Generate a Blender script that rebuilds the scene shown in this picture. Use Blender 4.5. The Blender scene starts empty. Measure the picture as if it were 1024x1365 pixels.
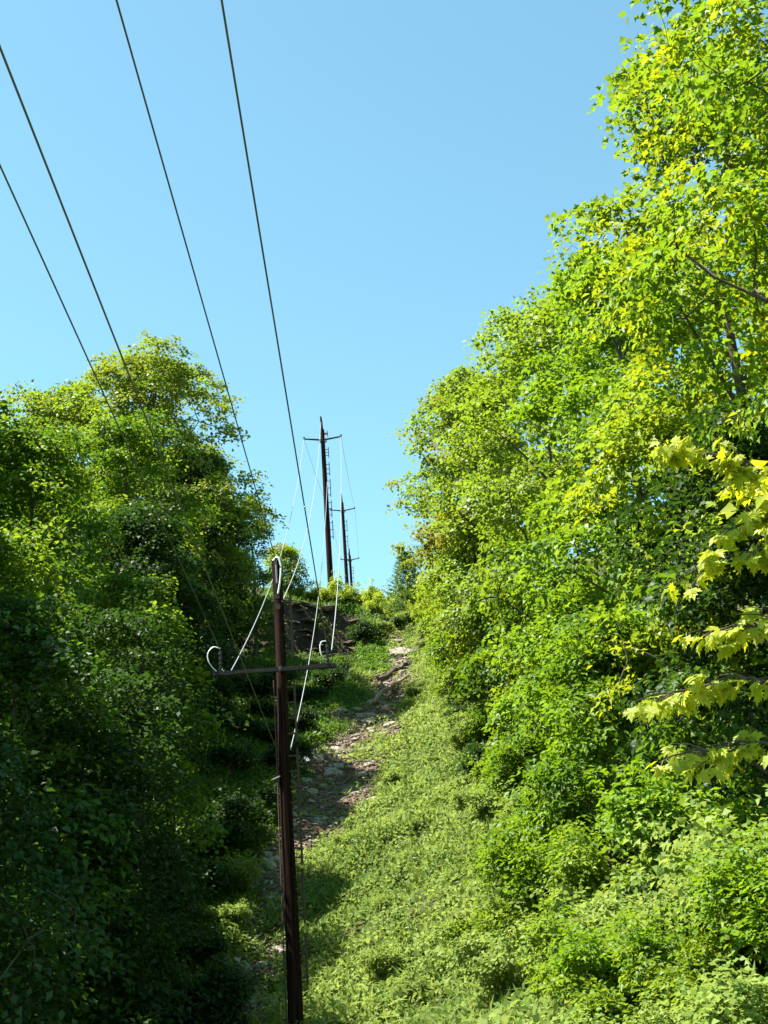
import bpy, math, random
import numpy as np
from mathutils import Matrix, Vector

# ------------------------------------------------------------------ camera, sky, sun, exposure
scene = bpy.context.scene
COL = scene.collection
R = math.radians
cam_data = bpy.data.cameras.new('camera')
cam = bpy.data.objects.new('camera', cam_data)
COL.objects.link(cam)
cam_data.sensor_fit = 'VERTICAL'
cam_data.sensor_height = 36.0
cam_data.lens = 36.0 * 1875.0 / 1365.0
cam_data.clip_start = 0.1
cam_data.clip_end = 6000
cam.matrix_world = (Matrix.Translation((0, 0, 1.6)) @ Matrix.Rotation(R(110), 4, 'X')
                    @ Matrix.Rotation(R(-4), 4, 'Z'))
scene.camera = cam

SUN_EL, SUN_AZ = 61.5, -4.0          # elevation; degrees ahead of straight left
sun_vec = Vector((-math.cos(R(SUN_EL)) * math.cos(R(SUN_AZ)),
                  math.cos(R(SUN_EL)) * math.sin(R(SUN_AZ)), math.sin(R(SUN_EL))))
world = bpy.data.worlds.new('World')
scene.world = world
world.use_nodes = True
wn, wl = world.node_tree.nodes, world.node_tree.links
bg = wn['Background']
sky = wn.new('ShaderNodeTexSky')
sky.sky_type = 'NISHITA'
sky.sun_disc = False
sky.sun_elevation = R(SUN_EL)
sky.sun_rotation = R(-90 + SUN_AZ)
sky.air_density = 1.0
sky.dust_density = 0.3
sky.ozone_density = 0.6
tint = wn.new('ShaderNodeMix')           # camera white balance of the open sky
tint.data_type = 'RGBA'
tint.blend_type = 'MULTIPLY'
tint.inputs[0].default_value = 1.0
tint.inputs[7].default_value = (0.80, 1.09, 0.91, 1)
wl.new(sky.outputs[0], tint.inputs[6])
wl.new(tint.outputs[2], bg.inputs['Color'])
bg.inputs['Strength'].default_value = 0.077

sd = bpy.data.lights.new('sun', 'SUN')
sd.energy = 4.6
sd.angle = R(0.53)
sd.color = (1.0, 0.95, 0.86)
sun = bpy.data.objects.new('sun', sd)
COL.objects.link(sun)
sun.rotation_euler = sun_vec.to_track_quat('Z', 'Y').to_euler()

scene.view_settings.view_transform = 'Standard'
scene.view_settings.look = 'None'
scene.view_settings.gamma = 1.0
scene.view_settings.exposure = 1.95
scene.view_settings.use_curve_mapping = False
cy = scene.cycles
cy.max_bounces = 6
cy.diffuse_bounces = 3
cy.glossy_bounces = 2
cy.transmission_bounces = 4
cy.transparent_max_bounces = 4
cy.sample_clamp_indirect = 4.0
cy.use_denoising = True

rng = np.random.default_rng(7)
random.seed(7)


# ------------------------------------------------------------------ helpers
def link(o, parent=None):
    COL.objects.link(o)
    if parent is not None:
        o.parent = parent
    return o


def tag(o, label=None, cat=None, group=None, kind=None):
    if label:
        o['label'] = label
    if cat:
        o['category'] = cat
    if group:
        o['group'] = group
    if kind:
        o['kind'] = kind
    return o


def empty(name, loc, rz=0.0):
    o = bpy.data.objects.new(name, None)
    o.empty_display_size = 0.2
    o.location = loc
    o.rotation_euler = (0, 0, rz)
    COL.objects.link(o)
    return o


def mesh_np(name, verts, quads, mat, tone=None, smooth=False, tris=None):
    """verts (n,3); quads (m,4) int; optional tris"""
    me = bpy.data.meshes.new(name)
    verts = np.asarray(verts, dtype=np.float32)
    quads = np.asarray(quads, dtype=np.int32).reshape(-1, 4)
    nt = 0 if tris is None else len(tris)
    me.vertices.add(len(verts))
    me.vertices.foreach_set('co', verts.ravel())
    idx = quads.ravel()
    tot = np.full(len(quads), 4, dtype=np.int32)
    if nt:
        tris = np.asarray(tris, dtype=np.int32)
        idx = np.concatenate([idx, tris.ravel()])
        tot = np.concatenate([tot, np.full(nt, 3, dtype=np.int32)])
    start = np.concatenate([[0], np.cumsum(tot)[:-1]]).astype(np.int32)
    me.loops.add(len(idx))
    me.loops.foreach_set('vertex_index', idx.astype(np.int32))
    me.polygons.add(len(tot))
    me.polygons.foreach_set('loop_start', start)
    me.polygons.foreach_set('loop_total', tot)
    if smooth:
        me.polygons.foreach_set('use_smooth', np.ones(len(tot), dtype=bool))
    if tone is not None:
        a = me.attributes.new('tone', 'FLOAT', 'POINT')
        a.data.foreach_set('value', np.asarray(tone, dtype=np.float32))
    me.update(calc_edges=True)
    me.validate()
    if mat is not None:
        me.materials.append(mat)
    return me


class MB:
    """collects tubes, boxes and discs into one mesh"""

    def __init__(self):
        self.v, self.f, self.n = [], [], 0

    def add(self, v, f):
        self.v.append(np.asarray(v, float))
        self.f.extend([tuple(i + self.n for i in q) for q in f])
        self.n += len(v)
        return self

    def tube(self, path, rad, n=8, cap=True):
        path = np.asarray(path, float)
        m = len(path)
        rad = np.broadcast_to(np.asarray(rad, float), (m,))
        t = np.gradient(path, axis=0)
        t /= np.linalg.norm(t, axis=1)[:, None] + 1e-9
        ref = np.array([0, 0, 1.0]) if abs(t[0][2]) < 0.9 else np.array([1.0, 0, 0])
        V = []
        for i in range(m):
            u = np.cross(t[i], ref)
            u /= np.linalg.norm(u) + 1e-9
            w = np.cross(u, t[i])
            a = np.arange(n) * 2 * math.pi / n
            V.append(path[i] + rad[i] * (np.cos(a)[:, None] * u + np.sin(a)[:, None] * w))
        V = np.concatenate(V)
        Fc = []
        for i in range(m - 1):
            for k in range(n):
                k2 = (k + 1) % n
                Fc.append((i * n + k, i * n + k2, (i + 1) * n + k2, (i + 1) * n + k))
        if cap:
            Fc.append(tuple(range(n)))
            Fc.append(tuple(range((m - 1) * n + n - 1, (m - 1) * n - 1, -1)))
        return self.add(V, Fc)

    def box(self, c, s, rot=None, bev=0.0):
        x, y, z = [q / 2 for q in s]
        v = np.array([(-x, -y, -z), (x, -y, -z), (x, y, -z), (-x, y, -z),
                      (-x, -y, z), (x, -y, z), (x, y, z), (-x, y, z)])
        if rot is not None:
            v = v @ np.array(rot.to_3x3()).T
        return self.add(v + np.array(c), [(0, 3, 2, 1), (4, 5, 6, 7), (0, 1, 5, 4), (1, 2, 6, 5), (2, 3, 7, 6), (3, 0, 4, 7)])

    def mesh(self, name, mat, smooth=True):
        me = bpy.data.meshes.new(name)
        me.from_pydata(np.concatenate(self.v).tolist(), [], self.f)
        me.update()
        if smooth:
            me.polygons.foreach_set('use_smooth', np.ones(len(me.polygons), dtype=bool))
            if hasattr(me, 'set_sharp_from_angle'):
                me.set_sharp_from_angle(angle=R(45))
        me.materials.append(mat)
        return me

    def build(self, name, mat, parent=None, smooth=True):
        return link(bpy.data.objects.new(name, self.mesh(name, mat, smooth)), parent)


def copy_tree(o, parent=None):
    c = o.copy()
    COL.objects.link(c)
    c.parent = parent
    for ch in list(o.children):
        copy_tree(ch, c)
    return c


def norm(a):
    return a / (np.linalg.norm(a, axis=-1, keepdims=True) + 1e-9)


def smooth01(a, b, x):
    t = np.clip((x - a) / (b - a), 0, 1)
    return t * t * (3 - 2 * t)


_ph = np.random.default_rng(3).uniform(0, 6.28, (40, 3))


def wob(x, y, f, k=0):
    """cheap smooth noise, about -1..1"""
    s = 0
    for i in range(5):
        p = _ph[(k * 5 + i) % 40]
        a = p[2]
        s = s + np.sin((x * math.cos(a) + y * math.sin(a)) * f * (0.7 + 0.23 * i) + p[0]) * np.cos(
            (x * math.sin(a * 1.7) - y * math.cos(a * 1.3)) * f * (0.6 + 0.2 * i) + p[1])
    return s / 2.4


# ------------------------------------------------------------------ terrain
_yt = np.arange(-400, 2000, 1.0)
_zk = np.interp(_yt, [-400, 0, 12, 20, 26, 32, 44, 66, 80, 88, 100, 122, 150, 200, 400, 2000],
                [-1, 0, 0.0, 0.1, 0.6, 2.5, 7.6, 17.8, 24.6, 26.6, 29.5, 35.2, 41, 46, 54, 58])
_kern = np.hanning(9)
_kern /= _kern.sum()
_zk = np.convolve(np.pad(_zk, 4, mode='edge'), _kern, mode='valid')
_xk = np.interp(_yt, [-400, 26, 32, 44, 66, 80, 100, 2000], [-3.6, -3.5, -3.3, -2.3, 0.5, 0.4, 0.0, 0.0])
_kern2 = np.hanning(13)
_kern2 /= _kern2.sum()
_xk = np.convolve(np.pad(_xk, 6, mode='edge'), _kern2, mode='valid')


def valley_x(y):
    return np.interp(y, _yt, _xk)


def soft(d, w=1.5):
    d = np.maximum(d, 0)
    return d * d / (d + w)


def scarp_mask(x, y):
    d = valley_x(y) - x
    return smooth01(1.9, 2.7, d + 0.3 * wob(x, y, 1.3, 4)) * smooth01(16, 10, d)


def height(x, y, bumps=True):
    x = np.asarray(x, float)
    y = np.asarray(y, float)
    d = x - valley_x(y)
    z = np.interp(y, _yt, _zk)
    amp = smooth01(4, 22, y)
    far = 1 - 0.75 * smooth01(84, 110, y)
    left = soft(-d)
    left = np.where(left > 10, 10 + (left - 10) * 0.35, left)
    right = soft(d)
    right = np.where(right > 8, 8 + (right - 8) * 0.4, right)
    z = z + amp * far * (0.40 * left * (1 - 0.35 * smooth01(66, 80, y)) + 0.33 * right * (1 - 0.2 * smooth01(60, 80, y)))
    m = scarp_mask(x, y)
    edge = 76.6 + 0.7 * wob(x, y, 0.9, 5)
    z = z + m * 2.9 * (smooth01(edge - 0.6, edge + 0.5, y) - smooth01(48, 75, y))
    if bumps:
        b = smooth01(8, 20, y)
        z = z + b * (0.16 * wob(x, y, 0.9, 0) + 0.13 * wob(x, y, 2.3, 1) + 0.05 * wob(x, y, 5.0, 2))
    return z


def rubble(x, y):
    """bare stony strip along the gully, 0..1"""
    off = np.interp(y, [20, 32, 38, 42, 45, 50, 55, 62, 68], [0.2, 0.0, -0.9, -0.9, -0.2, -0.7, -0.45, -0.1, 0.0])
    w = np.interp(y, [22, 28, 34, 40, 44, 52, 58, 66, 70, 74], [0.1, 0.22, 0.45, 0.95, 1.25, 1.3, 1.05, 0.75, 0.4, 0.0])
    d = np.abs(x - valley_x(y) - off) + 0.7 * wob(x, y, 1.3, 6) + 0.5 * wob(x, y, 3.7, 7)
    return smooth01(w + 0.25, w - 0.35, d) * smooth01(22, 27, y)


def axis(a, b, step, lo, hi, grow=1.22):
    c = list(np.arange(a, b + 1e-6, step))
    s = step
    while c[-1] < hi:
        s *= grow
        c.append(c[-1] + s)
    s = step
    pre = []
    v = a
    while v > lo:
        s *= grow
        v -= s
        pre.append(v)
    return np.array(pre[::-1] + c)


def nodes_of(m):
    m.use_nodes = True
    nt = m.node_tree
    return nt.nodes, nt.links, nt.nodes['Principled BSDF']


def noise_node(N, L, scale, detail=6, rough=0.6, vec=None):
    t = N.new('ShaderNodeTexNoise')
    t.inputs['Scale'].default_value = scale
    t.inputs['Detail'].default_value = detail
    t.inputs['Roughness'].default_value = rough
    if vec is not None:
        L.new(vec, t.inputs['Vector'])
    return t


def ramp(N, L, fac, stops):
    r = N.new('ShaderNodeValToRGB')
    el = r.color_ramp.elements
    while len(el) < len(stops):
        el.new(0.5)
    for e, (p, c) in zip(el, stops):
        e.position = p
        e.color = (*c, 1)
    L.new(fac, r.inputs[0])
    return r


def mixc(N, L, fac, a, b, mode='MIX'):
    m = N.new('ShaderNodeMix')
    m.data_type = 'RGBA'
    m.blend_type = mode
    for s, v in ((0, fac), (6, a), (7, b)):
        if isinstance(v, (int, float)):
            m.inputs[s].default_value = v
        elif isinstance(v, tuple):
            m.inputs[s].default_value = (*v, 1)
        else:
            L.new(v, m.inputs[s])
    return m.outputs[2]


def ground_material():
    m = bpy.data.materials.new('hill_soil')
    N, L, P = nodes_of(m)
    tc = N.new('ShaderNodeTexCoord')
    n1 = noise_node(N, L, 1.6, 8, 0.65, tc.outputs['Object'])
    n2 = noise_node(N, L, 9.0, 6, 0.6, tc.outputs['Object'])
    soil = ramp(N, L, n1.outputs[0], [(0.3, (0.035, 0.045, 0.014)), (0.55, (0.06, 0.075, 0.02)), (0.75, (0.09, 0.07, 0.035))])
    stone = ramp(N, L, n2.outputs[0], [(0.3, (0.07, 0.045, 0.028)), (0.55, (0.16, 0.11, 0.075)), (0.75, (0.24, 0.2, 0.16))])
    at = N.new('ShaderNodeAttribute')
    at.attribute_name = 'rubble'
    c = mixc(N, L, at.outputs['Fac'], soil.outputs[0], stone.outputs[0])
    a2 = N.new('ShaderNodeAttribute')
    a2.attribute_name = 'scarp'
    rock = ramp(N, L, n1.outputs[0], [(0.3, (0.03, 0.022, 0.018)), (0.6, (0.07, 0.05, 0.04)), (0.8, (0.12, 0.095, 0.08))])
    c = mixc(N, L, a2.outputs['Fac'], c, rock.outputs[0])
    L.new(c, P.inputs['Base Color'])
    P.inputs['Roughness'].default_value = 0.95
    P.inputs['Specular IOR Level'].default_value = 0.1
    b = N.new('ShaderNodeBump')
    b.inputs['Strength'].default_value = 0.8
    b.inputs['Distance'].default_value = 0.15
    L.new(n2.outputs[0], b.inputs['Height'])
    L.new(b.outputs[0], P.inputs['Normal'])
    return m


def build_terrain():
    xs = axis(-15, 11, 0.25, -900, 900)
    ys = axis(14, 86, 0.25, -350, 1500)
    X, Y = np.meshgrid(xs, ys)
    Z = height(X, Y)
    v = np.stack([X, Y, Z], -1).reshape(-1, 3)
    nx, ny = len(xs), len(ys)
    i = np.arange(ny - 1)[:, None] * nx + np.arange(nx - 1)[None, :]
    q = np.stack([i, i + 1, i + nx + 1, i + nx], -1).reshape(-1, 4)
    me = mesh_np('hillside', v, q, ground_material(), smooth=True)
    a = me.attributes.new('rubble', 'FLOAT', 'POINT')
    a.data.foreach_set('value', rubble(X, Y).ravel().astype(np.float32))
    gy = np.gradient(Z, ys, axis=0)
    a = me.attributes.new('scarp', 'FLOAT', 'POINT')
    a.data.foreach_set('value', (smooth01(0.9, 1.3, gy) * smooth01(70, 73, Y)).ravel().astype(np.float32))
    o = link(bpy.data.objects.new('hillside', me))
    tag(o, 'steep overgrown hillside with a stony gully running up to the crest', kind='structure')
    return o


build_terrain()


# ------------------------------------------------------------------ leaf and bark materials
def leaf_material(name, dark, light, transl, mixf=0.42, rough=0.5, spec=0.28):
    m = bpy.data.materials.new(name)
    N, L, P = nodes_of(m)
    at = N.new('ShaderNodeAttribute')
    at.attribute_name = 'tone'
    oi = N.new('ShaderNodeObjectInfo')
    c = mixc(N, L, at.outputs['Fac'], dark, light)
    hs = N.new('ShaderNodeHueSaturation')
    mr = N.new('ShaderNodeMapRange')
    mr.inputs['To Min'].default_value = 0.85
    mr.inputs['To Max'].default_value = 1.15
    L.new(oi.outputs['Random'], mr.inputs[0])
    L.new(mr.outputs[0], hs.inputs['Value'])
    L.new(c, hs.inputs['Color'])
    L.new(hs.outputs[0], P.inputs['Base Color'])
    P.inputs['Roughness'].default_value = rough
    P.inputs['Specular IOR Level'].default_value = spec
    T = N.new('ShaderNodeBsdfTranslucent')
    ct = mixc(N, L, at.outputs['Fac'], tuple(q * 0.7 for q in transl), transl)
    L.new(ct, T.inputs['Color'])
    mx = N.new('ShaderNodeMixShader')
    mx.inputs[0].default_value = mixf
    L.new(P.outputs[0], mx.inputs[1])
    L.new(T.outputs[0], mx.inputs[2])
    out = N['Material Output']
    L.new(mx.outputs[0], out.inputs['Surface'])
    return m


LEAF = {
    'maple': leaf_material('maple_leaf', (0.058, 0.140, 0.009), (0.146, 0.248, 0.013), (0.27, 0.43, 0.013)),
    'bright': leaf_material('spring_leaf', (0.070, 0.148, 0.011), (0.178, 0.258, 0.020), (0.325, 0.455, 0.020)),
    'lime': leaf_material('sun_yellow_leaf', (0.100, 0.165, 0.006), (0.250, 0.300, 0.012), (0.46, 0.53, 0.012)),  # yellower colour paints sunlit highlights on some leaf clumps
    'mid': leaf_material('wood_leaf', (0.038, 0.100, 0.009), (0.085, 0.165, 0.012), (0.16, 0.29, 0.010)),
    'dark': leaf_material('shade_tinted_leaf', (0.016, 0.045, 0.008), (0.034, 0.074, 0.011), (0.05, 0.11, 0.010)),  # darkened leaf colour, paints the shade of the left wood
    'olive': leaf_material('olive_leaf', (0.085, 0.130, 0.016), (0.190, 0.225, 0.030), (0.32, 0.38, 0.028)),
    'rust': leaf_material('bronze_leaf', (0.150, 0.130, 0.022), (0.260, 0.185, 0.025), (0.40, 0.29, 0.03)),
    'conifer': leaf_material('conifer_needle', (0.050, 0.115, 0.035), (0.100, 0.180, 0.050), (0.18, 0.30, 0.06), 0.35),
    'herb': leaf_material('herb_leaf', (0.085, 0.160, 0.022), (0.235, 0.300, 0.062), (0.36, 0.46, 0.08), 0.42, 0.6, 0.2),
    'crest': leaf_material('crest_leaf', (0.110, 0.180, 0.018), (0.240, 0.300, 0.035), (0.46, 0.57, 0.035), 0.5, 0.55, 0.2),
    'near': leaf_material('near_maple_leaf', (0.230, 0.320, 0.014), (0.380, 0.400, 0.025), (0.68, 0.72, 0.018), 0.5, 0.5, 0.35),
}


def bark_material(name, c1, c2, scale=(14, 14, 2.0)):
    m = bpy.data.materials.new(name)
    N, L, P = nodes_of(m)
    tc = N.new('ShaderNodeTexCoord')
    mp = N.new('ShaderNodeMapping')
    mp.inputs['Scale'].default_value = scale
    L.new(tc.outputs['Object'], mp.inputs[0])
    n = noise_node(N, L, 1.0, 8, 0.65, mp.outputs[0])
    r = ramp(N, L, n.outputs[0], [(0.3, c1), (0.7, c2)])
    L.new(r.outputs[0], P.inputs['Base Color'])
    P.inputs['Roughness'].default_value = 0.85
    P.inputs['Specular IOR Level'].default_value = 0.2
    b = N.new('ShaderNodeBump')
    b.inputs['Strength'].default_value = 0.6
    b.inputs['Distance'].default_value = 0.02
    L.new(n.outputs[0], b.inputs['Height'])
    L.new(b.outputs[0], P.inputs['Normal'])
    return m


BARK = bark_material('tree_bark', (0.04, 0.03, 0.024), (0.13, 0.105, 0.08))
POLE_WOOD = bark_material('creosoted_pole', (0.010, 0.005, 0.004), (0.042, 0.016, 0.011), (30, 30, 1.2))


def weather_pole(m):
    """drying cracks and faded streaks along the grain"""
    N, L, P = m.node_tree.nodes, m.node_tree.links, m.node_tree.nodes['Principled BSDF']
    tc = N.new('ShaderNodeTexCoord')
    mp = N.new('ShaderNodeMapping')
    mp.inputs['Scale'].default_value = (26, 26, 0.5)
    L.new(tc.outputs['Object'], mp.inputs[0])
    n = noise_node(N, L, 1.0, 3, 0.5, mp.outputs[0])
    r = ramp(N, L, n.outputs[0], [(0.42, (0.25, 0.25, 0.25)), (0.5, (1, 1, 1)), (0.66, (1.0, 1.0, 1.0)), (0.72, (2.2, 2.1, 2.0))])
    old = P.inputs['Base Color'].links[0].from_socket
    L.new(mixc(N, L, 1.0, old, r.outputs[0], 'MULTIPLY'), P.inputs['Base Color'])
    P.inputs['Specular IOR Level'].default_value = 0.08


weather_pole(POLE_WOOD)
ARM_WOOD = bark_material('grey_arm_timber', (0.014, 0.012, 0.013), (0.045, 0.04, 0.04), (4, 30, 30))
ROCK = bark_material('gully_stone', (0.12, 0.098, 0.075), (0.38, 0.335, 0.28), (5, 5, 7))
CHIPS = bark_material('brown_stone_chips', (0.085, 0.064, 0.046), (0.25, 0.2, 0.155), (3, 3, 3))
BANK_ROCK = bark_material('dark_bank_rock', (0.035, 0.024, 0.02), (0.13, 0.09, 0.07), (2, 2, 6))
DEADWOOD = bark_material('bleached_log', (0.12, 0.085, 0.06), (0.33, 0.27, 0.2), (12, 12, 3))


def plain(name, col, rough=0.5, metal=0.0):
    m = bpy.data.materials.new(name)
    N, L, P = nodes_of(m)
    tc = N.new('ShaderNodeTexCoord')
    n = noise_node(N, L, 40, 4, 0.6, tc.outputs['Object'])
    r = ramp(N, L, n.outputs[0], [(0.3, tuple(q * 0.8 for q in col)), (0.7, col)])
    L.new(r.outputs[0], P.inputs['Base Color'])
    P.inputs['Roughness'].default_value = rough
    P.inputs['Metallic'].default_value = metal
    return m


ALU = plain('bare_aluminium', (0.32, 0.33, 0.34), 0.5, 0.3)
JUMPER = plain('bright_jumper', (0.85, 0.85, 0.86), 0.4, 0.2)
WIRE_DARK = plain('shaded_conductor', (0.16, 0.17, 0.19), 0.5, 0.5)  # darker copy of the conductor, paints the shaded underside of the near span
STEEL = plain('galvanised_steel', (0.22, 0.21, 0.21), 0.55, 0.6)
RUSTY = plain('rusted_steel', (0.10, 0.055, 0.04), 0.75, 0.3)
GLASS_BROWN = plain('dark_glazed_porcelain', (0.035, 0.03, 0.035), 0.15)
WHITE_BOARD = plain('white_painted_board', (0.78, 0.77, 0.74), 0.7)


# ------------------------------------------------------------------ foliage
def leaf_quads(pos, nrm, axis_, size, width, fold=0.12, lobed=False):
    """pos,nrm,axis_ (n,3), size (n,), returns verts, quads"""
    n = len(pos)
    axis_ = norm(axis_ - (axis_ * nrm).sum(-1, keepdims=True) * nrm)
    side = np.cross(nrm, axis_)
    L_ = size[:, None]
    W = (size * width)[:, None]
    up = nrm * (size * fold)[:, None]
    if not lobed:
        v = np.stack([pos, pos + axis_ * L_ * 0.45 + side * W * 0.5 + up, pos + axis_ * L_ - up * 0.8,
                      pos + axis_ * L_ * 0.45 - side * W * 0.5 + up], 1).reshape(-1, 3)
        q = np.arange(n * 4).reshape(n, 4)
        return v, q, 4
    v = np.stack([pos,
                  pos + axis_ * L_ * 0.45 + side * W * 0.62 + up * 0.3,
                  pos + axis_ * L_ * 0.55 + side * W * 0.22 + up,
                  pos + axis_ * L_ - up,
                  pos + axis_ * L_ * 0.55 - side * W * 0.22 + up,
                  pos + axis_ * L_ * 0.45 - side * W * 0.62 + up * 0.3], 1).reshape(-1, 3)
    b = np.arange(n)[:, None] * 6
    q = np.concatenate([b + np.array([[0, 3, 2, 1]]), b + np.array([[0, 5, 4, 3]])], 1).reshape(-1, 4)
    return v, q, 6


def clump_leaves(cp, out, per, cr, size, rg, flat=0.45, width=0.8, lobed=False, upbias=0.75, tone_base=None):
    """leaf sprays: cp (c,3) clump centres, out (c,3) outward directions"""
    c = len(cp)
    n = c * per
    k = np.repeat(np.arange(c), per)
    o = norm(out[k] + np.array([0, 0, 0.0]))
    up = norm(np.array([0, 0, 1.0]) * upbias + o * 0.55 + rg.normal(0, 0.22, (c, 3))[k])
    rel = rg.normal(0, 1, (n, 3))
    rel = norm(rel) * (rg.random((n, 1)) ** 0.55)
    crk = (cr * rg.uniform(0.6, 1.35, c))[k][:, None]
    # flatten along the spray normal, droop at the rim
    dn = (rel * up).sum(-1, keepdims=True)
    rel = rel - up * dn * (1 - flat)
    rad = np.linalg.norm(rel, axis=1, keepdims=True)
    pos = cp[k] + rel * crk - np.array([0, 0, 1.0]) * crk * 0.35 * rad ** 2
    nrm = norm(up * 0.9 + rg.normal(0, 0.42, (n, 3)))
    ax = rel + o * 0.3 + rg.normal(0, 0.45, (n, 3)) + np.array([0, 0, -0.35])
    sz = size * rg.uniform(0.65, 1.3, n)
    v, q, m = leaf_quads(pos, nrm, ax, sz, width, 0.14, lobed)
    t = rg.uniform(0, 1, c)[k] * 0.65 + rg.uniform(0, 1, n) * 0.35
    return v, q, np.repeat(t, m)


def crown_lobes(H, Rc, hb, rg, nl, fat=1.0):
    """lobes (centre, radius) filling a dome-shaped crown from hb*H to H"""
    lo = []
    z0, z1 = hb * H, H
    for i in range(nl):
        t = (i + 0.5) / nl
        prof = math.sin(math.pi * (0.16 + 0.80 * t) ** 0.85) ** 0.7
        a = i * 2.4 + rg.uniform(-0.4, 0.4)
        rr = Rc * prof * rg.uniform(0.5, 0.8)
        lr = Rc * rg.uniform(0.30, 0.48) * (0.75 + 0.35 * prof) * fat
        z = z0 + (z1 - z0) * t
        z = min(z, H - lr * 0.75)
        lo.append((np.array([rr * math.cos(a), rr * math.sin(a), z]), lr))
    lo.append((np.array([0, 0, H - Rc * 0.42]), Rc * 0.45))
    return lo


def fill_lobes(lobes, n, rg, inner=0.6):
    w = np.array([l[1] ** 2 for l in lobes])
    k = rg.choice(len(lobes), n, p=w / w.sum())
    C = np.array([l[0] for l in lobes])[k]
    Rr = np.array([l[1] for l in lobes])[k]
    d = norm(rg.normal(0, 1, (n, 3)))
    d[:, 2] = np.where(d[:, 2] < -0.5, -d[:, 2], d[:, 2])
    lump = 1 + 0.22 * np.sin(d[:, 0] * 5 + k * 1.7) * np.cos(d[:, 1] * 4.3 + k) + 0.12 * np.sin(d[:, 2] * 9 + k)
    r = Rr * lump * (inner + (1 - inner) * rg.random(n) ** 0.6)
    return C + d * r[:, None] * np.array([1, 1, 0.85]), d, k


def make_tree(name, label, x, y, ztop, Rc, hb, leaf, nleaf, species, seed, group=None, lobed=False, nl=11,
              lean=(0, 0), cat='tree', second=None, cr=0.58, width=0.8, fat=1.0):
    rg = np.random.default_rng(seed)
    z = float(height(x, y))
    H = ztop - z
    root = empty(name, (x, y, z - 0.15))
    tag(root, label, cat, group)
    lobes = crown_lobes(H, Rc, hb, rg, nl, fat)
    lobes = [(c + np.array([lean[0] * c[2] / H, lean[1] * c[2] / H, 0]), r) for c, r in lobes]
    # trunk
    hh = np.linspace(0, 0.88 * H, 9)
    bend = rg.normal(0, 0.12, 2)
    tp = np.stack([lean[0] * hh / H + bend[0] * np.sin(hh / H * 5), lean[1] * hh / H + bend[1] * np.sin(hh / H * 4), hh], 1)
    r0 = 0.011 * H + 0.03
    tr = r0 * (1 - 0.88 * hh / (0.88 * H))
    tr[0] *= 1.45
    MB().tube(tp, tr, 9).build('trunk', BARK, root)
    # foliage
    per = 44
    nc = max(8, nleaf // per)
    cp, d, k = fill_lobes(lobes, nc, rg)
    out = norm(cp - np.array([lean[0] * 0.5, lean[1] * 0.5, hb * H + 0.35 * (H - hb * H)]))
    out = norm(out + d * 0.6)
    v, q, t = clump_leaves(cp, out, per, cr, leaf, rg, lobed=lobed, width=width, flat=0.36)
    me = mesh_np('crown', v, q, LEAF[species], t)
    if second is not None:
        me.materials.append(LEAF[second[0]])
        isb = np.repeat(rg.random(nc) < second[1], per)
        nf = len(q) // len(isb)
        mi = np.repeat(isb.astype(np.int32), nf)
        me.polygons.foreach_set('material_index', mi)
    link(bpy.data.objects.new('crown', me), root)
    # limbs, one mesh each, with its twigs
    for li, (c, lr) in enumerate(lobes[:-1]):
        hz = max(0.12 * H, c[2] - rg.uniform(0.5, 0.9) * (math.hypot(c[0], c[1]) + lr * 0.6))
        hz = min(hz, 0.8 * H)
        s = np.array([np.interp(hz, hh, tp[:, 0]), np.interp(hz, hh, tp[:, 1]), hz])
        mid = (s + c) / 2 + rg.normal(0, 0.12, 3) + np.array([0, 0, 0.15 * lr])
        rb = r0 * 0.42 * (1 - 0.6 * hz / H)
        b = MB()
        tt = np.linspace(0, 1, 6)[:, None]
        path = (1 - tt) ** 2 * s + 2 * (1 - tt) * tt * mid + tt ** 2 * c
        b.tube(path, rb * (1 - 0.75 * tt[:, 0]), 6)
        mine = np.where(k == li)[0]
        mine = mine[np.argsort(np.linalg.norm(cp[mine] - c, axis=1))]
        if not lobed:
            mine = mine[:: max(1, len(mine) // 16)]
        nodes = [p for p in path[2:]]
        nrad = [rb * 0.4] * len(nodes)
        for j in mine:
            arr = np.array(nodes)
            w = int(np.argmin(np.linalg.norm(arr - cp[j], axis=1)))
            p0, p2 = arr[w], cp[j]
            ra = min(nrad[w], rb * 0.4)
            p1 = (p0 + p2) / 2 + rg.normal(0, 0.07, 3) + np.array([0, 0, 0.05])
            r2 = max(0.005, ra * 0.6)
            b.tube(np.array([p0, p1, p2]), [ra, (ra + r2) / 2, r2], 4 if ra > 0.012 else 3, cap=False)
            nodes.append(p2)
            nrad.append(r2)
        b.build('limb', BARK, root)
    return root


TREES_L = 'trees on the left bank'
TREES_R = 'trees on the right bank'
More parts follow.
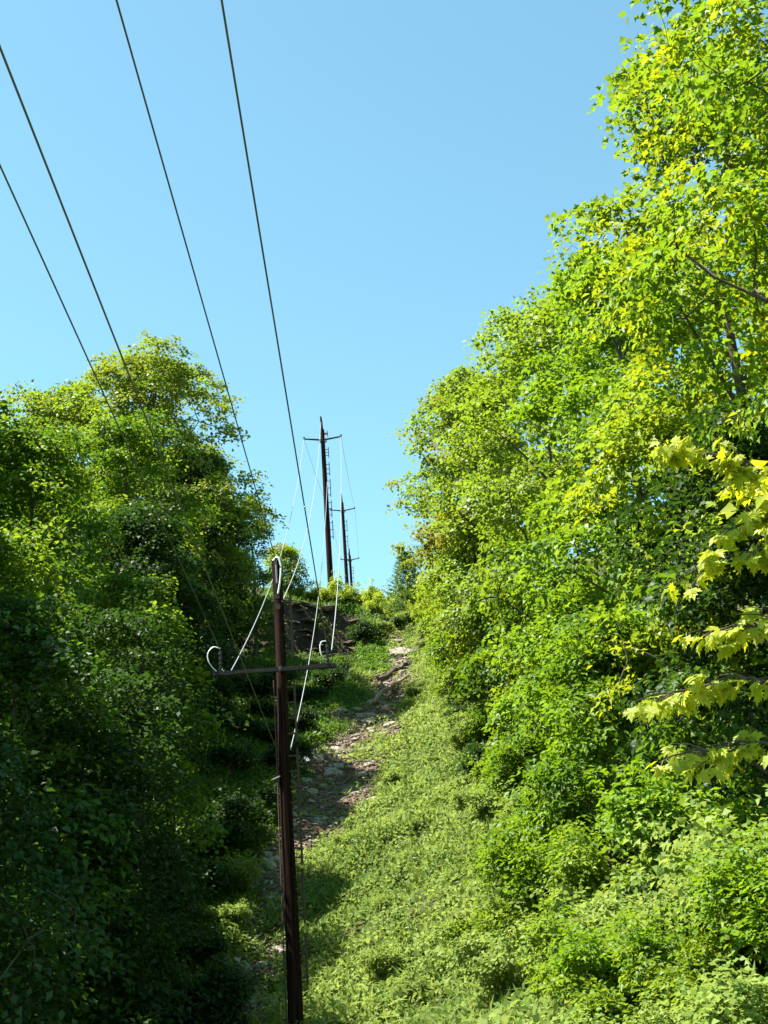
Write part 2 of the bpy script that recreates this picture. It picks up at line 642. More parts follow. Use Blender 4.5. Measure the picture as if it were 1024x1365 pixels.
#  label, x, y, ztop, R, hb, leaf, n, species, lobed, extra
LEFT = [  # bright second colour in the mid crowns paints their sunlit sprays
    ('tall round-topped tree with pale yellow-green crown, highest on the left', -10.3, 58, 31.4, 4.2, 0.15, 0.157, 45900, 'olive', dict(nl=20, fat=1.3, second=('bright', 0.35))),
    ('yellow-green tree just left of the highest left crown', -12.4, 51, 26.3, 3.2, 0.2, 0.146, 23800, 'bright', dict(second=('olive', 0.3))),
    ('tree at the upper left edge with loose pale crown', -13.4, 43, 21.6, 3.0, 0.25, 0.134, 18700, 'bright', {}),
    ('bronze-tinged tree on the right shoulder of the left wood', -9.6, 66, 30.0, 2.7, 0.15, 0.140, 23800, 'olive', dict(second=('mid', 0.5))),
    ('slim green tree on the left crest below the round crown', -7.4, 73.5, 29.7, 1.5, 0.1, 0.123, 10200, 'mid', {}),
    ('last small tree on the left crest beside the earth bank', -6.2, 79.5, 29.0, 1.25, 0.1, 0.123, 7650, 'bright', dict(second=('rust', 0.15))),
    ('rounded dark green tree in front of the pale upper left trees', -9.9, 37, 18.3, 2.5, 0.2, 0.134, 20400, 'mid', dict(second=('bright', 0.4))),
    ('leafy tree with sunlit sprays in the middle of the left wood', -9.2, 47, 23.2, 2.7, 0.1, 0.134, 22100, 'mid', dict(second=('bright', 0.4))),
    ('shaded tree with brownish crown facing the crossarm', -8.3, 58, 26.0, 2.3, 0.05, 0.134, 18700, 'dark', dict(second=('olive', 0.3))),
    ('low tree with one bright sunlit tuft left of the pole', -6.9, 37, 13.9, 1.9, 0.1, 0.134, 14450, 'bright', dict(second=('mid', 0.4))),
    ('leafy tree at the left edge with sunlit upper sprays', -8.4, 29, 12.4, 2.2, 0.1, 0.140, 17000, 'mid', dict(second=('bright', 0.3), width=0.6)),
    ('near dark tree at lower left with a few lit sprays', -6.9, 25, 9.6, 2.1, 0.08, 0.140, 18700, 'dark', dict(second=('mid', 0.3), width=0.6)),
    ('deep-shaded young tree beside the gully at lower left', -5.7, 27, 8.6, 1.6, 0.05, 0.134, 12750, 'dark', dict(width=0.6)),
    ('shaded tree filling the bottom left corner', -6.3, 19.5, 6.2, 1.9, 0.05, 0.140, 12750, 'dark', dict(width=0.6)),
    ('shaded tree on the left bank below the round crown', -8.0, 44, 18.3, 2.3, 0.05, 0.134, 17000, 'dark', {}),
    ('young tree added to shade the left bank level with the crossarm', -7.3, 50, 17.4, 1.6, 0.04, 0.13, 11000, 'dark', {}),  # put in to throw shade on the bank
    ('small tree added to shade the low left bank behind the near dark tree', -6.5, 33, 11.8, 1.7, 0.04, 0.12, 11000, 'dark', dict(width=0.6)),  # also put in for its shade
    ('shaded tree left of the earth bank near the crest', -8.6, 68, 25.5, 1.8, 0.05, 0.134, 11900, 'dark', {}),
]
for i, (lb, x, y, zt, rc, hb, lf, n, sp, ex) in enumerate(LEFT):
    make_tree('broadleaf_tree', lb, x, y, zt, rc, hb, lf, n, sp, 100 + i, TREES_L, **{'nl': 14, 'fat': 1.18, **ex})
for i, (x, y, zt, rc) in enumerate([(-14, 31, 22, 3.4), (-12.5, 24, 18.5, 3.3), (-14.5, 61, 31, 3.2), (-10.5, 18, 15.5, 3.0), (-17, 50, 28, 3.4), (-10.5, 72, 32, 2.6), (-16, 26, 24, 3.8), (-13.6, 36.5, 22.5, 3.0)]):  # those out of view at left are added and raised to shade the front row
    make_tree('broadleaf_tree', 'woodland tree added for shade and backing behind the front row of the left bank, %s going uphill' % ['third', 'second', 'seventh', 'first', 'sixth', 'eighth', 'fourth', 'fifth'][i], x, y, zt, rc, 0.12, 0.25, 8500, 'mid', 150 + i,
              'trees deeper in the left wood')

RIGHT = [
    ('tallest tree at upper right with large bright leaves', 8.6, 19, 22.5, 4.2, 0.3, 0.145, 44000, 'maple', dict(lobed=True, nl=17, fat=1.2, second=('lime', 0.28))),
    ('loose-crowned tree reaching into the sky left of the tallest right tree', 7.2, 25.5, 20.9, 3.6, 0.15, 0.159, 28900, 'bright', dict(lobed=True, nl=13, second=('lime', 0.3))),
    ('dense bright green tree with crown breaking the skyline in the right wood', 6.4, 33, 20.4, 3.2, 0.1, 0.152, 27200, 'maple', dict(nl=13)),
    ('yellow-green tree halfway along the right skyline', 5.3, 41, 23.5, 3.1, 0.12, 0.146, 23800, 'bright', dict(nl=19, fat=1.25)),
    ('tree at the left corner of the right skyline', 3.7, 50, 25.4, 2.7, 0.12, 0.146, 26000, 'bright', dict(fat=1.3, nl=16, second=('olive', 0.3))),
    ('tree with orange-tinged upper crown on the right skyline', 4.1, 55, 27.6, 2.8, 0.12, 0.146, 18700, 'olive', dict(second=('rust', 0.3))),
    ('slim tree on the right edge of the clearing below the orange-tinged crown', 3.7, 63, 27.0, 2.2, 0.08, 0.146, 15300, 'bright', {}),
    ('pale wispy tree closing the right wood near the crest', 3.55, 70.5, 27.2, 1.8, 0.05, 0.140, 11050, 'olive', dict(second=('bright', 0.5))),
    ('dark green tree standing in front of the right wood', 4.4, 45, 16.6, 2.1, 0.05, 0.140, 17000, 'mid', dict(fat=0.95)),
    ('shaded understory tree on the right edge of the clearing', 3.4, 52, 18.8, 1.7, 0.03, 0.140, 13600, 'mid', dict(second=('bright', 0.3), width=0.6)),
    ('leafy understory tree low on the right bank', 4.9, 36, 12.4, 2.1, 0.03, 0.140, 17000, 'maple', {}),
    ('bushy young tree overhanging the right edge of the slope', 4.7, 29, 9.6, 2.0, 0.03, 0.140, 17000, 'mid', dict(lobed=True, second=('maple', 0.5))),
    ('dense maple behind the yellow near branches', 6.3, 23, 11.5, 2.6, 0.03, 0.152, 18700, 'dark', dict(lobed=True, second=('mid', 0.4))),  # dark leaf colour stands in for deep shade behind the near branches
    ('bright understory tree midway up the right edge', 3.1, 59, 21.4, 1.5, 0.03, 0.140, 11050, 'bright', {}),
    ('small leafy tree where the right wood meets the crest', 2.7, 67, 22.9, 1.2, 0.02, 0.134, 7650, 'bright', {}),
]
for i, (lb, x, y, zt, rc, hb, lf, n, sp, ex) in enumerate(RIGHT):
    make_tree('broadleaf_tree', lb, x, y, zt, rc, hb, lf, n, sp, 200 + i, TREES_R, **{'nl': 13, 'fat': 1.1, **ex})
for i, (x, y, zt, rc) in enumerate([(11.5, 21.5, 24, 3.6), (11, 28, 22, 3.4), (9.5, 38, 24.5, 3.2), (8, 47, 27.5, 3.0), (7, 60, 31, 2.8), (6.5, 71, 32, 2.6)]):
    make_tree('broadleaf_tree', 'woodland tree behind the front row of the right bank, %s going uphill' % ['first', 'second', 'third', 'fourth', 'fifth', 'sixth'][i], x, y, zt, rc, 0.1, 0.23, 8000, 'bright', 250 + i,
              'trees deeper in the right wood')


def make_conifer(x, y, H, label, seed):
    rg = np.random.default_rng(seed)
    z = float(height(x, y))
    root = empty('young_conifer', (x, y, z - 0.1))
    tag(root, label, 'tree', 'small evergreens on the crest')
    MB().tube([(0, 0, 0), (0.02, 0, H * 0.6), (0, 0, H)], [0.06, 0.035, 0.008], 7).build('trunk', BARK, root)
    tiers = 15
    V, Q, T, n0 = [], [], [], 0
    for i in range(tiers):
        h = H * (0.12 + 0.85 * i / tiers)
        ln = 0.40 * (H - h) + 0.12
        for j in range(7):
            a = j * 0.9 + i * 0.7 + rg.uniform(-.2, .2)
            dirv = np.array([math.cos(a), math.sin(a), 0.25])
            tip = np.array([0, 0, h]) + dirv * ln
            m = 60
            s = rg.uniform(0.15, 1, m)
            pos = np.array([0, 0, h]) + dirv * ln * s[:, None] + rg.normal(0, 0.035, (m, 3))
            nr = norm(rg.normal(0, 0.5, (m, 3)) + np.array([0, 0, 1.0]))
            ax = dirv + rg.normal(0, 0.5, (m, 3))
            v, q, k = leaf_quads(pos, nr, ax, rg.uniform(0.12, 0.22, m), 0.3, 0.05)
            V.append(v)
            Q.append(q + n0)
            n0 += len(v)
            T.append(np.repeat(rg.random(m), 4))
            if j % 2 == 0:
                MB().tube([(0, 0, h), tuple(tip)], [0.012, 0.004], 4).build('limb', BARK, root)
    link(bpy.data.objects.new('crown', mesh_np('crown', np.concatenate(V), np.concatenate(Q), LEAF['conifer'], np.concatenate(T))), root)
    return root


make_conifer(1.0, 76, 27.1 - float(height(1.0, 76)), 'small pointed evergreen standing on the crest at the edge of the right wood', 301)


# ------------------------------------------------------------------ shrubs (a few kinds, copied)
def make_shrub(seed, Rr, Hh, leaf, nleaf, species, lobed=False, second=None, width=0.75):
    rg = np.random.default_rng(seed)
    root = empty('leafy_shrub', (0, 0, 0))
    lobes = []
    for i in range(7):
        a = i * 2.4
        rr = Rr * (rg.uniform(0.4, 0.95) if i else 0)
        lr = Rr * rg.uniform(0.24, 0.55)
        lobes.append((np.array([rr * math.cos(a), rr * math.sin(a), Hh * rg.uniform(0.2, 0.75)]), lr))
    per = 18
    nc = nleaf // per
    cp, d, k = fill_lobes(lobes, nc, rg, 0.35)
    cp[:, 2] = np.abs(cp[:, 2])
    stray = rg.random(nc) < 0.16
    cp[stray] *= rg.uniform(1.05, 1.4, (int(stray.sum()), 1))
    v, q, t = clump_leaves(cp, norm(d + np.array([0, 0, 0.4])), per, 0.22 * (0.6 + Rr * 0.4), leaf, rg, lobed=lobed, width=width, flat=0.6)
    me = mesh_np('foliage', v, q, LEAF[species], t)
    link(bpy.data.objects.new('foliage', me), root)
    for i in range(5):
        c = lobes[i][0]
        MB().tube([(0, 0, -0.1), tuple(c * 0.5 + rg.normal(0, 0.05, 3)), tuple(c)], [0.03, 0.02, 0.006], 5).build('stem', BARK, root)
    return root


SHRUBS = {
    'broad': make_shrub(400, 1.0, 1.5, 0.09, 7600, 'bright', True),
    'tall': make_shrub(401, 0.9, 2.2, 0.09, 8000, 'maple', True),
    'round': make_shrub(402, 0.8, 1.1, 0.085, 4600, 'herb'),
    'low': make_shrub(403, 0.7, 0.65, 0.085, 3600, 'herb'),
    'dim': make_shrub(404, 0.9, 1.3, 0.095, 4200, 'dark'),  # shade is put into the dark leaf colour
    'pale': make_shrub(405, 0.9, 1.4, 0.08, 6400, 'herb'),
    'crest': make_shrub(406, 0.75, 1.4, 0.09, 4000, 'crest'),
}
_used = set()
ORD = ['first', 'second', 'third', 'fourth', 'fifth', 'sixth', 'seventh', 'eighth', 'ninth', 'tenth', 'eleventh', 'twelfth', 'thirteenth', 'fourteenth',
       'fifteenth', 'sixteenth', 'seventeenth', 'eighteenth', 'nineteenth', 'twentieth', 'twenty-first', 'twenty-second', 'twenty-third', 'twenty-fourth', 'twenty-fifth', 'twenty-sixth']


def place_shrub(kind, x, y, s, label, group):
    src = SHRUBS[kind]
    o = src if kind not in _used else copy_tree(src)
    _used.add(kind)
    o.location = (x, y, float(height(x, y)) - 0.05)
    o.rotation_euler = (0, 0, random.uniform(0, 6.28))
    o.scale = (s, s, s * random.uniform(0.85, 1.15))
    tag(o, label, 'shrub', group)
    return o


# lower right thicket; dark leaves of the dim shrubs stand in for shaded gaps
THICKET = [('pale', 2.9, 13.5, .9), ('tall', 3.9, 14.5, 1.0), ('broad', 4.9, 16, 1.2), ('tall', 2.3, 16.5, .8), ('pale', 3.4, 17.5, 1.2),
           ('pale', 4.6, 19, 1.4), ('broad', 2.2, 19.5, .9), ('pale', 3.3, 20.5, 1.1), ('tall', 4.2, 22, 1.3), ('pale', 2.4, 22.5, 1.0),
           ('pale', 1.5, 24, .9), ('broad', 3.4, 24.5, 1.3), ('tall', 2.6, 27, 1.2), ('pale', 3.9, 26.5, 1.3), ('broad', 1.7, 28, .8),
           ('tall', 3.4, 30.5, 1.2), ('broad', 2.5, 32, 1.1), ('pale', 3.4, 34, 1.2), ('dim', 2.0, 25.8, .9), ('dim', 3.0, 23.2, 1.1), ('dim', 4.0, 18.2, .9),
           ('pale', 1.9, 14.8, .7), ('broad', 2.6, 15.2, .8)]
for i, (k, x, y, s) in enumerate(sorted(THICKET, key=lambda t: t[2])):
    place_shrub(k, x, y, s, 'leafy shrub of the lower right thicket, %s counted from the camera' % ORD[i], 'shrubs of the lower right thicket')
# along the right edge of the clearing, higher up
EDGE = [('tall', 3.0, 37, 1.1), ('pale', 2.5, 39, .9), ('broad', 3.2, 41, 1.1), ('dim', 2.4, 43, 1.0), ('pale', 2.7, 47, 1.0), ('dim', 2.9, 49, .9),
        ('broad', 2.4, 54, 1.0), ('pale', 2.5, 62, 1.0), ('broad', 2.4, 65, .9), ('pale', 2.1, 70, .9), ('crest', 1.8, 73, .8)]
for i, (k, x, y, s) in enumerate(EDGE):
    place_shrub(k, x, y, s, 'shrub under the trees along the right edge of the slope, %s from below' % ORD[i], 'shrubs along the right edge')
# crest
CREST = [(0.6, 79.5, .9), (1.4, 80, 1.0), (-0.3, 80, .8), (-1.1, 79.8, .95), (-1.9, 80.3, .9), (-2.7, 79.6, .8), (-3.35, 78.6, 1.1), (2.2, 79, 1.1), (-4.5, 79, .7),
         (0.2, 77.5, .7), (-0.8, 77, .8), (1.0, 77.6, .8), (0.5, 75.2, .7), (1.5, 74.6, .7)]
for i, (x, y, s) in enumerate(sorted(CREST)):
    place_shrub('crest', x, y, s, 'sunlit shrub on the crest below the far poles, %s from the left' % ORD[i], 'shrubs on the crest')
# dark bushes in the gully head
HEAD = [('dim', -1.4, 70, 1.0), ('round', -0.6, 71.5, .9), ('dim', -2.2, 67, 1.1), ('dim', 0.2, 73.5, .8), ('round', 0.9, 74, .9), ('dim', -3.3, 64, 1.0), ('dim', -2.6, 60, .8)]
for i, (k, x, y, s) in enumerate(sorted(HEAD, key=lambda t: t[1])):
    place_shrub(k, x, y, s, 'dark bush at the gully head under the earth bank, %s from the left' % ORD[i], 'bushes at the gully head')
# left bank, shade and half shade
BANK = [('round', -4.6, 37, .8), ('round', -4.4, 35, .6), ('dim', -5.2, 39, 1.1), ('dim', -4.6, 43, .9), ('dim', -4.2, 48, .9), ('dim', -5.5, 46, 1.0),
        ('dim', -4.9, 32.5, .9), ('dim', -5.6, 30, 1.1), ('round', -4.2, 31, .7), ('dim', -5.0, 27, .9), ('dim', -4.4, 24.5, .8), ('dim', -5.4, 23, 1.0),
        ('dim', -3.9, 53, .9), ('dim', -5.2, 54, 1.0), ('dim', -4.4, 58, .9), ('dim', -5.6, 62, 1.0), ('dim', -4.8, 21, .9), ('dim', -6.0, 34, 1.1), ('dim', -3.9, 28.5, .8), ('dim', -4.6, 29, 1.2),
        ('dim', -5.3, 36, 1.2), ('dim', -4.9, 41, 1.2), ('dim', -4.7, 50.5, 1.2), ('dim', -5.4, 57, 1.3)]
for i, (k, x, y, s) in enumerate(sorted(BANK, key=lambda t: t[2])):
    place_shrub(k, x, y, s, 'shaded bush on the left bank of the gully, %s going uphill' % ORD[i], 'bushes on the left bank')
# mounds on the open slope
rs = np.random.default_rng(77)
cnt = 0
while cnt < 42:
    y = rs.uniform(24, 68)
    xv = float(valley_x(y))
    x = rs.uniform(xv + 0.9, 2.6)
    if rubble(x, y) > 0.1 or x > 2.6:
        continue
    place_shrub('low' if rs.random() < 0.65 else 'round', x, y, rs.uniform(0.35, 0.65), 'low sunlit mound of weeds on the open green slope', 'weed mounds on the open slope')
    cnt += 1


# ------------------------------------------------------------------ ground cover (uncountable)
def ground_cover():
    rg = np.random.default_rng(11)
    n = 75000
    y = 12 + 70 * rg.random(n) ** 1.1
    x = valley_x(y) + rg.uniform(-7.5, 7.0, n)
    den = 0.55 + 0.45 * wob(x, y, 1.1, 3)
    keep = (rg.random(n) < np.clip(den + 0.25, 0.12, 1)) & (rg.random(n) > rubble(x, y) * 0.955) & (x < 6) & (x > -9)
    gyv = (height(x, y + 0.2) - height(x, y - 0.2)) / 0.4
    keep &= (gyv < 1.0) | (rg.random(n) < 0.55)
    x, y = x[keep], y[keep]
    c = len(x)
    z = height(x, y)
    hgt = 0.12 + 0.20 * np.clip(wob(x, y, 0.9, 2) + 0.4, 0, 1.5) + 0.24 * np.clip(wob(x, y, 2.6, 3), 0, 1)
    per = 7
    k = np.repeat(np.arange(c), per)
    m = len(k)
    off = rg.normal(0, 0.13, (m, 3)) * np.array([1, 1, 0])
    pos = np.stack([x, y, z], 1)[k] + off
    pos[:, 2] = height(pos[:, 0], pos[:, 1]) - 0.02 + rg.random(m) * hgt[k]
    ax = norm(rg.normal(0, 0.55, (m, 3)) + np.array([0, -0.15, 0.55]))
    nr = norm(rg.normal(0, 0.6, (m, 3)) + np.array([-0.2, -0.3, 0.7]))
    blade = rg.random(m) < 0.3
    sz = np.where(blade, rg.uniform(0.18, 0.36, m), rg.uniform(0.08, 0.17, m))
    wd = np.where(blade, 0.16, 0.75)
    v, q, _ = leaf_quads(pos, nr, ax, sz, 1.0, 0.1)
    # rebuild width per leaf
    axn = norm(ax - (ax * nr).sum(-1, keepdims=True) * nr)
    side = np.cross(nr, axn)
    vv = v.reshape(m, 4, 3)
    w = (sz * wd * 0.5)[:, None]
    midp = (vv[:, 1] + vv[:, 3]) / 2
    vv[:, 1] = midp + side * w
    vv[:, 3] = midp - side * w
    t = np.clip(0.48 + 0.35 * wob(x, y, 0.7, 1)[k] + 0.25 * wob(x, y, 2.1, 5)[k] + rg.normal(0, 0.22, m), 0, 1)
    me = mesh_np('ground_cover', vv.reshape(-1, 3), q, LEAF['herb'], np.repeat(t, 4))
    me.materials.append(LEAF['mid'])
    shade = (x - valley_x(y))[k] + 0.8 * wob(x, y, 1.2, 0)[k] < -1.0  # left bank gets darker leaves, shade painted into the cover colour
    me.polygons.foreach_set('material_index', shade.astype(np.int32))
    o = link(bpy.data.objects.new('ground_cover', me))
    tag(o, 'low weeds and grass covering the hillside', 'weeds', kind='stuff')


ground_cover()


# ------------------------------------------------------------------ stones, logs
def rock_mesh(seed, flat):
    import bmesh
    rg = np.random.default_rng(seed)
    bm = bmesh.new()
    bmesh.ops.create_icosphere(bm, subdivisions=1, radius=0.5)
    for v in bm.verts:
        s = rg.uniform(0.75, 1.2)
        v.co = Vector((v.co.x * s * 1.15, v.co.y * s * 0.85, max(-0.3, min(0.38, v.co.z * s)) * flat))
    me = bpy.data.meshes.new('stone')
    bm.to_mesh(me)
    bm.free()
    me.materials.append(ROCK)
    return me


RM = [rock_mesh(500 + i, f) for i, f in enumerate((0.45, 0.6, 0.8, 0.35, 0.55))]


def normal_at(x, y):
    e = 0.3
    dx = (height(x + e, y, False) - height(x - e, y, False)) / (2 * e)
    dy = (height(x, y + e, False) - height(x, y - e, False)) / (2 * e)
    return Vector((-float(dx), -float(dy), 1)).normalized()


def put(o, x, y, s, rz, dz=0.0, tilt=0.0):
    n = normal_at(x, y)
    q = n.to_track_quat('Z', 'Y')
    o.rotation_euler = (q.to_matrix() @ Matrix.Rotation(rz, 3, 'Z') @ Matrix.Rotation(tilt, 3, 'X')).to_euler()
    o.location = (x, y, float(height(x, y)) + dz)
    o.scale = (s, s, s) if not isinstance(s, tuple) else s
    return o


rs = np.random.default_rng(88)
cnt = 0
while cnt < 290:
    y = rs.uniform(25, 71)
    x = float(valley_x(y)) + rs.uniform(-2.4, 1.6)
    if rubble(x, y) < 0.45:
        continue
    s = rs.uniform(0.14, 0.34) * (1.9 if rs.random() < 0.2 else 1)
    o = link(bpy.data.objects.new('stone', RM[int(rs.integers(5))]))
    put(o, x, y, s, rs.uniform(0, 6.28), 0.02, rs.uniform(-0.4, 0.4))
    tag(o, 'loose grey-brown stone in the rubble of the gully', 'stone', 'loose stones in the gully')
    cnt += 1


def rubble_chips():
    rg = np.random.default_rng(12)
    n = 26000
    y = rg.uniform(24, 72, n)
    x = valley_x(y) + rg.uniform(-2.6, 1.8, n)
    keep = rg.random(n) < rubble(x, y)
    x, y = x[keep], y[keep]
    m = len(x)
    pos = np.stack([x, y, height(x, y) + 0.02], 1)
    base = np.array([(-1, -1, -1), (1, -1, -1), (1, 1, -1), (-1, 1, -1), (-1, -1, 1), (1, -1, 1), (1, 1, 1), (-1, 1, 1)]) * 0.5
    s = rg.uniform(0.025, 0.09, (m, 1, 1)) * np.array([1.4, 1.0, 0.55])
    v = base[None] * s * rg.uniform(0.7, 1.2, (m, 8, 1))
    a = rg.uniform(0, 6.28, m)
    b = rg.normal(0, 0.5, m)
    ca, sa, cb, sb = np.cos(a)[:, None], np.sin(a)[:, None], np.cos(b)[:, None], np.sin(b)[:, None]
    X, Y, Z = v[..., 0], v[..., 1], v[..., 2]
    Y2, Z2 = Y * cb - Z * sb, Y * sb + Z * cb
    v = np.stack([X * ca - Y2 * sa, X * sa + Y2 * ca, Z2], -1) + pos[:, None]
    f = np.array([(0, 3, 2, 1), (4, 5, 6, 7), (0, 1, 5, 4), (1, 2, 6, 5), (2, 3, 7, 6), (3, 0, 4, 7)])
    q = (np.arange(m)[:, None, None] * 8 + f[None]).reshape(-1, 4)
    o = link(bpy.data.objects.new('stone_chips', mesh_np('stone_chips', v.reshape(-1, 3), q, CHIPS)))
    tag(o, 'small stone chips scattered along the gully floor', 'gravel', kind='stuff')


rubble_chips()

# rock ledges showing in the earth bank below the crest
rs = np.random.default_rng(91)
BM = []
for i in range(4):
    me = RM[i].copy()
    me.materials.clear()
    me.materials.append(BANK_ROCK)
    BM.append(me)
cnt = 0
while cnt < 46:
    y = rs.uniform(74.8, 77.6)
    x = rs.uniform(-9.0, -1.4)
    g = float(height(x, y + 0.2) - height(x, y - 0.2)) / 0.4
    if g < 0.9:
        continue
    o = link(bpy.data.objects.new('bank_rock', BM[cnt % 4]))
    o.location = (x, y, float(height(x, y)))
    o.rotation_euler = (rs.normal(0, 0.2), rs.normal(0, 0.15), rs.uniform(-0.5, 0.5))
    w = rs.uniform(0.4, 1.0)
    o.scale = (w * 1.3, w, w * rs.uniform(0.5, 0.9))
    tag(o, 'dark rock ledge jutting from the earth bank below the crest', 'rock', 'rock ledges of the earth bank')
    cnt += 1


def log(p, q, r, name, label, cat='log', mat=DEADWOOD):
    a = np.array([p[0], p[1], float(height(*p)) + r * 0.8])
    b = np.array([q[0], q[1], float(height(*q)) + r * 0.8])
    rg = np.random.default_rng(int(abs(p[0] * 100 + p[1] * 7)))
    t = np.linspace(0, 1, 7)[:, None]
    path = a + (b - a) * t + rg.normal(0, r * 0.35, (7, 3))
    path[:, 2] = np.maximum(path[:, 2], height(path[:, 0], path[:, 1]) + r * 0.4)
    o = MB().tube(path - a, r * np.linspace(1, 0.6, 7) * rg.uniform(0.85, 1.1, 7), 8).build(name, mat)
    o.location = a
    return tag(o, label, cat)


log((-1.25, 57.5), (0.55, 61.8), 0.13, 'fallen_log', 'bleached fallen log lying up the gully on the rubble')
log((-0.75, 62.3), (0.7, 65.0), 0.14, 'fallen_log', 'dark fallen log across the upper gully near the flat stone slab', mat=BARK)
log((0.9, 66.5), (1.9, 69.5), 0.2, 'fallen_log', 'thick dark log beside the flat stone slab', mat=BARK)
o = link(bpy.data.objects.new('stone_slab', RM[3]))
put(o, 0.35, 67.2, (1.15, 1.0, 0.75), 0.2, 0.22, 0.25)
tag(o, 'flat pale stone slab at the top of the gully', 'rock')
bd = MB().box((0, 0, 0), (0.30, 0.62, 0.07)).build('white_board', WHITE_BOARD, smooth=False)
put(bd, -3.41, 49.1, 0.85, 0.45, 0.2, 0.25)
tag(bd, 'white board lying on the rubble just right of the near pole', 'board')


# ------------------------------------------------------------------ utility poles
def ladder(root, offs, z0, z1, side=0.24, mat=RUSTY, pairs=2):
    """short climbing rail held off the pole by pegs"""
    rail = MB().tube([(offs + side, -0.05, z0), (offs + side, -0.05, z1)], 0.026, 6).build('step_rail', mat, root)
    for zz in np.linspace(z0 + 0.15, z1 - 0.15, pairs):
        MB().tube([(offs - 0.06, -0.05, zz), (offs + side + 0.03, -0.05, zz)], 0.02, 6).build('step_peg', mat, rail)


def near_pole(x, y, ztop, label, base=None):
    zb = float(height(x, y)) if base is None else base
    root = empty('utility_pole', (x, y, zb))
    tag(root, label, 'utility pole', 'utility poles of the line')
    H = ztop - zb
    hh = np.linspace(-0.4, H, 14)
    rr = np.linspace(0.150, 0.098, 14)
    b = MB().tube(np.stack([0.012 * np.sin(hh), 0 * hh, hh], 1), rr, 20)
    b.tube([(0, 0, H), (0, 0, H + 0.06)], [0.106, 0.05], 20)
    b.build('shaft', POLE_WOOD, root)
    return root, H, zb


P1 = (-2.32, 28.0)
P1_TOP = 10.85
pole1, H1, zb1 = near_pole(*P1, P1_TOP, 'near dark wooden utility pole with one crossarm, rising from the bottom edge')
armz = 8.50 - zb1
MB().box((-0.12, -0.17, armz), (2.50, 0.09, 0.085)).build('crossarm', ARM_WOOD, pole1, smooth=False)
MB().tube([(0, -0.26, armz), (0, 0.16, armz)], 0.022, 8).build('arm_bolt', STEEL, pole1)
MB().box((0, -0.235, armz), (0.07, 0.02, 0.12)).build('arm_plate', RUSTY, pole1, smooth=False)


def insulator(root, c, h, r, n=4, name='insulator', mat=GLASS_BROWN):
    b = MB()
    b.tube([c, (c[0], c[1], c[2] + h)], 0.025, 8)
    for i in range(n):
        z = c[2] + h * (0.15 + 0.75 * i / max(1, n - 1))
        b.tube([(c[0], c[1], z - 0.035), (c[0], c[1], z), (c[0], c[1], z + 0.03)], [r, r * 0.85, 0.03], 14)
    return b.build(name, mat, root)


aL, aR = -1.29, 1.05
insulator(pole1, (aL + 0.08, -0.17, armz + 0.06), 0.40, 0.045)
insulator(pole1, (aR - 0.08, -0.17, armz + 0.06), 0.40, 0.045)
# pole-top ridge pin
MB().tube([(0.0, -0.1, H1 - 0.5), (0.0, -0.13, H1 + 0.02), (0.03, -0.13, H1 + 0.1)], 0.022, 8).build('top_pin', STEEL, pole1)
# jumper loops
def arc(pts, r, name, root, mat=JUMPER):
    p = np.array(pts, float)
    t = np.linspace(0, len(p) - 1, 26)
    i = np.clip(t.astype(int), 0, len(p) - 2)
    f = (t - i)[:, None]
    pm = np.concatenate([[2 * p[0] - p[1]], p, [2 * p[-1] - p[-2]]])
    a, b, c, d = pm[i], pm[i + 1], pm[i + 2], pm[i + 3]
    s = 0.5 * (2 * b + (c - a) * f + (2 * a - 5 * b + 4 * c - d) * f ** 2 + (3 * b - a - 3 * c + d) * f ** 3)
    return MB().tube(s, r, 8).build(name, mat, root)


za = armz + 0.5
arc([(aL + 0.08, -0.17, za + 0.02), (aL - 0.06, -0.2, za + 0.05), (aL - 0.17, -0.22, za - 0.1), (aL - 0.12, -0.22, za - 0.32), (aL + 0.06, -0.15, za - 0.5), (aL + 0.12, 0.0, armz + 0.09)], 0.0125, 'jumper_wire', pole1)
arc([(aR - 0.08, -0.17, za + 0.02), (aR - 0.19, -0.2, za), (aR - 0.22, -0.22, za - 0.16), (aR - 0.17, -0.22, za - 0.33), (aR - 0.05, -0.15, za - 0.42)], 0.0125, 'jumper_wire', pole1)
arc([(-0.06, -0.15, H1 - 0.02), (0.04, -0.18, H1 + 0.04), (0.1, -0.2, H1 - 0.15), (0.08, -0.2, H1 - 0.45), (0.02, -0.18, H1 - 0.75)], 0.021, 'jumper_wire', pole1)
MB().box((-0.02, -0.14, H1 - 0.8), (0.12, 0.06, 0.1)).build('dead_end_clamp', RUSTY, pole1, smooth=False)
MB().box((0.0, -0.14, H1 - 1.02), (0.1, 0.05, 0.12)).build('dead_end_clamp', RUSTY, pole1, smooth=False)
MB().tube([(-0.1, -0.12, 6.35 - zb1), (-0.24, -0.2, 6.28 - zb1)], 0.018, 6).build('step_bolt', ALU, pole1)
MB().tube([(-0.15, -0.1, armz - 0.2), (-0.16, -0.105, 0.2)], 0.014, 6).build('ground_wire', RUSTY, pole1)
for z0, z1 in ((2.4, 3.35), (3.55, 4.55), (4.62, 5.45), (5.68, 6.9), (7.05, 8.3), (8.75, 10.1)):
    ladder(pole1, 0.12, z0 - zb1, z1 - zb1, 0.14, RUSTY, 4)


